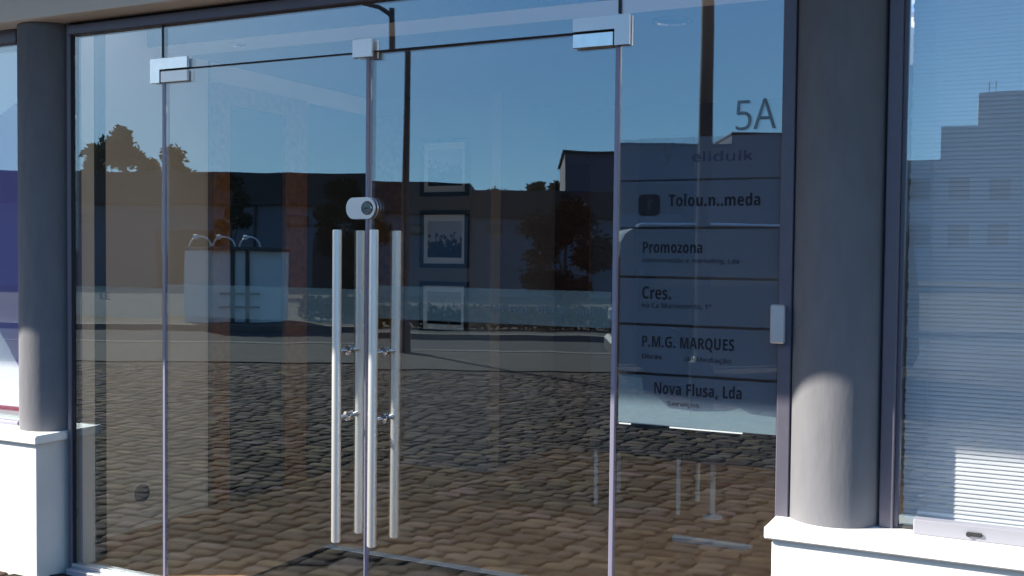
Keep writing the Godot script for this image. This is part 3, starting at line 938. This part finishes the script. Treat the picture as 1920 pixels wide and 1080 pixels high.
func van() -> void:
	var v := street_thing("dark_van", "dark boxy parked van with a pale roof rail, reflected behind the tenant strips", "van", 13.0, 1.3)
	var o := PackedVector2Array([Vector2(-0.02, 0.3), Vector2(-0.05, 0.8), Vector2(-0.03, 1.1), Vector2(0.02, 1.74), Vector2(0.07, 1.84), Vector2(0.17, 1.91), Vector2(0.4, 1.94), Vector2(3.4, 1.93), Vector2(3.55, 1.86), Vector2(3.66, 1.1), Vector2(3.68, 0.4), Vector2(3.6, 0.24)])
	var arch := func(cx: float) -> Array:
		var a := []
		for i in 9:
			var t := PI * i / 8.0
			a.append(Vector2(cx + 0.37 * cos(t), 0.24 + 0.47 * sin(t)))
		return a
	for cx in [2.85, 0.62]:
		for p in arch.call(cx):
			o.append(p)
	o.append(Vector2(0.02, 0.24))
	var st := tool()
	plate(st, o, 0.0, 1.75)
	build(st, "body", M.van, v)
	for side in [-0.004, 1.754]:
		for w in [[Vector2(0.12, 1.22), Vector2(0.14, 1.74), Vector2(0.95, 1.77), Vector2(0.95, 1.22)], [Vector2(1.02, 1.22), Vector2(1.02, 1.77), Vector2(2.1, 1.78), Vector2(2.1, 1.22)], [Vector2(2.2, 1.22), Vector2(2.2, 1.78), Vector2(3.45, 1.77), Vector2(3.54, 1.22)]]:
			st = tool()
			plate(st, PackedVector2Array(w), side - 0.004, side + 0.004)
			build(st, "side_window", M.pane, v)
		for x in [0.95, 2.12]:
			box_part(Vector3(x + 0.1, 1.08, side - 0.02), Vector3(x + 0.28, 1.12, side + 0.02), "door_handle", M.van, v, 0.006)
		for cx in [2.85, 0.62]:
			var z: float = 0.03 if side < 0.5 else 1.72
			st = tool()
			lathe(st, [Vector2(0.2, -0.09), Vector2(0.3, -0.1), Vector2(0.34, -0.07), Vector2(0.34, 0.07), Vector2(0.3, 0.1), Vector2(0.2, 0.09)], Vector3(cx, 0.34, z + (0.1 if side < 0.5 else -0.1)), 32, Basis(Vector3.RIGHT, PI / 2))
			var wheel := build(st, "wheel", M.rubber, v)
			st = tool()
			lathe(st, [Vector2(0, 0.07), Vector2(0.12, 0.08), Vector2(0.21, 0.06), Vector2(0.21, -0.06), Vector2(0.12, -0.08), Vector2(0, -0.07)], Vector3(cx, 0.34, z + (0.1 if side < 0.5 else -0.1)), 24, Basis(Vector3.RIGHT, PI / 2))
			build(st, "rim", M.dark, wheel)
	st = tool()
	face(st, [Vector3(-0.018, 1.16, 0.12), Vector3(-0.018, 1.16, 1.63), Vector3(0.016, 1.7, 1.6), Vector3(0.016, 1.7, 0.15)], Vector3(-1, 0.1, 0))
	var ws := build(st, "windscreen", M.dark, v)
	ws.position = Vector3(-0.006, 0.004, 0)
	for z in [0.1, 1.35]:
		box_part(Vector3(-0.15, 0.78, z), Vector3(-0.05, 0.95, z + 0.3), "headlight", M.lens_white, v, 0.03)
		box_part(Vector3(3.6, 0.8, z + 0.1), Vector3(3.69, 1.2, z + 0.25), "tail_light", M.lens_red, v, 0.02)
	box_part(Vector3(-0.2, 0.36, 0.05), Vector3(-0.04, 0.6, 1.7), "bumper", M.dark, v, 0.05)
	box_part(Vector3(0.2, 1.2, -0.2), Vector3(0.32, 1.42, -0.02), "wing_mirror", M.van, v, 0.03)
	st = tool()
	tube(st, [Vector3(0.22, 1.92, 0.06), Vector3(0.27, 1.965, 0.06), Vector3(3.3, 1.962, 0.06), Vector3(3.35, 1.915, 0.06)], [0.018], 10)
	build(st, "roof_rail", M.satin, v)

# ---------------------------------------------------------------- all of it
func _ready() -> void:
	rng.seed = 20240611
	var cam := Camera3D.new()
	cam.basis = Basis(Vector3.UP, YAW) * Basis(Vector3.RIGHT, -0.033492) * Basis(Vector3.BACK, 0.009831)
	cam.position = Vector3(0, 1.6, CAM_Z)
	cam.fov = 30.194
	cam.near = 0.05
	cam.far = 900
	put(cam, "camera")
	cam.current = true
	var sky_mat := ProceduralSkyMaterial.new()
	sky_mat.sky_top_color = lin(0.085, 0.28, 0.66)
	sky_mat.sky_horizon_color = lin(0.44, 0.75, 0.9)
	sky_mat.sky_curve = 0.105
	sky_mat.sky_energy_multiplier = 0.86
	sky_mat.ground_bottom_color = lin(0.1, 0.09, 0.08)
	sky_mat.ground_horizon_color = lin(0.3, 0.33, 0.36)
	sky_mat.sun_angle_max = 60.0
	sky_mat.sun_curve = 0.3
	var sky := Sky.new()
	sky.sky_material = sky_mat
	var env := Environment.new()
	env.background_mode = Environment.BG_SKY
	env.sky = sky
	env.tonemap_mode = Environment.TONE_MAPPER_LINEAR
	env.tonemap_exposure = 2.5
	env.sdfgi_enabled = true
	env.ssao_enabled = true
	env.ssil_enabled = true
	var we := WorldEnvironment.new()
	we.environment = env
	put(we, "environment")
	var sun := DirectionalLight3D.new()
	sun.light_energy = 1.6
	sun.light_color = Color(1.0, 0.97, 0.92)
	sun.light_angular_distance = 0.5
	sun.shadow_enabled = true
	var az := deg_to_rad(60.0)
	var el := deg_to_rad(32.4)
	sun.basis = Basis.looking_at(Vector3(sin(az) * cos(el), -sin(el), -cos(az) * cos(el)))
	put(sun, "sun")
	make_materials()

	shop_building()
	street()
	far_buildings()
	lobby()
	low_wall(-12.0, -4.32, "white low wall under the poster window, its end face in shade")
	low_wall(-0.819, 8.0, "bright white low wall under the window with blinds")
	column(-4.485, "dark grey round column between the poster window and the entrance")
	column(-0.63, "dark grey rough round column between the 5A panel and the blinds window")
	entrance_frame()
	sidelights()
	doors()
	patch_fittings()
	directory()
	windows()
	tree("broad_tree", "broad leafy tree rising above the warehouse roof, reflected", 62, -22.35, 8.75, 2.2, 3.0, 0.2, 9000, Color(0.05, 0.065, 0.025), 5)
	tree("leafy_tree", "smaller loose tree beside the broad one, above the warehouse roof, reflected", 63, -20.0, 7.75, 1.7, 3.0, 0.2, 6000, Color(0.05, 0.065, 0.025), 15)
	tree("cypress_tree", "narrow dark conical tree in front of the warehouse, reflected", 38, -10.05, 4.3, 0.75, 0.3, 0.1, 6000, Color(0.018, 0.026, 0.016), 6)
	tree("bushy_tree", "bushy dark tree behind the door lock, reflected", 32, -5.05, 3.8, 0.95, 0.6, 0.1, 6500, Color(0.02, 0.028, 0.016), 7)
	tree("spreading_tree", "low spreading reddish dark tree before the workshop, reflected", 32, 1.1, 3.35, 1.4, 0.5, 0.11, 8000, Color(0.03, 0.024, 0.017), 8)
	var k := 0
	for x in [-4.2, -2.6, -1.2, 0.6, 2.0]:
		tree("distant_tree", ["distant tree top over the workshop roof by the lamp post", "small distant tree top left of the low spreading tree", "distant tree top behind the middle of the workshop roof", "rounded distant tree top before the flat roofed block", "distant tree top touching the flat roofed block"][k], 80, x, [6.9, 7.2, 6.9, 7.6, 7.5][k], 1.8, 2.5, 0.3, 3000, Color(0.04, 0.05, 0.025), 40 + k)
		k += 1
	hedge("low dark hedge along the far pavement beside the white cabinet, reflected", 24.6, -4.9, 2.6, 0.5, 61)
	street_lamp("street_lamp", "tall dark lamp post with a slanting arm, reflected in the doors", 18.0, -2.05, 5.65, 0.062, 1.6)
	street_lamp("street_lamp", "thick dark lamp post reflected in the 5A panel", 10.9, 1.95, 6.4, 0.075, 1.3)
	street_cabinet()
	van()
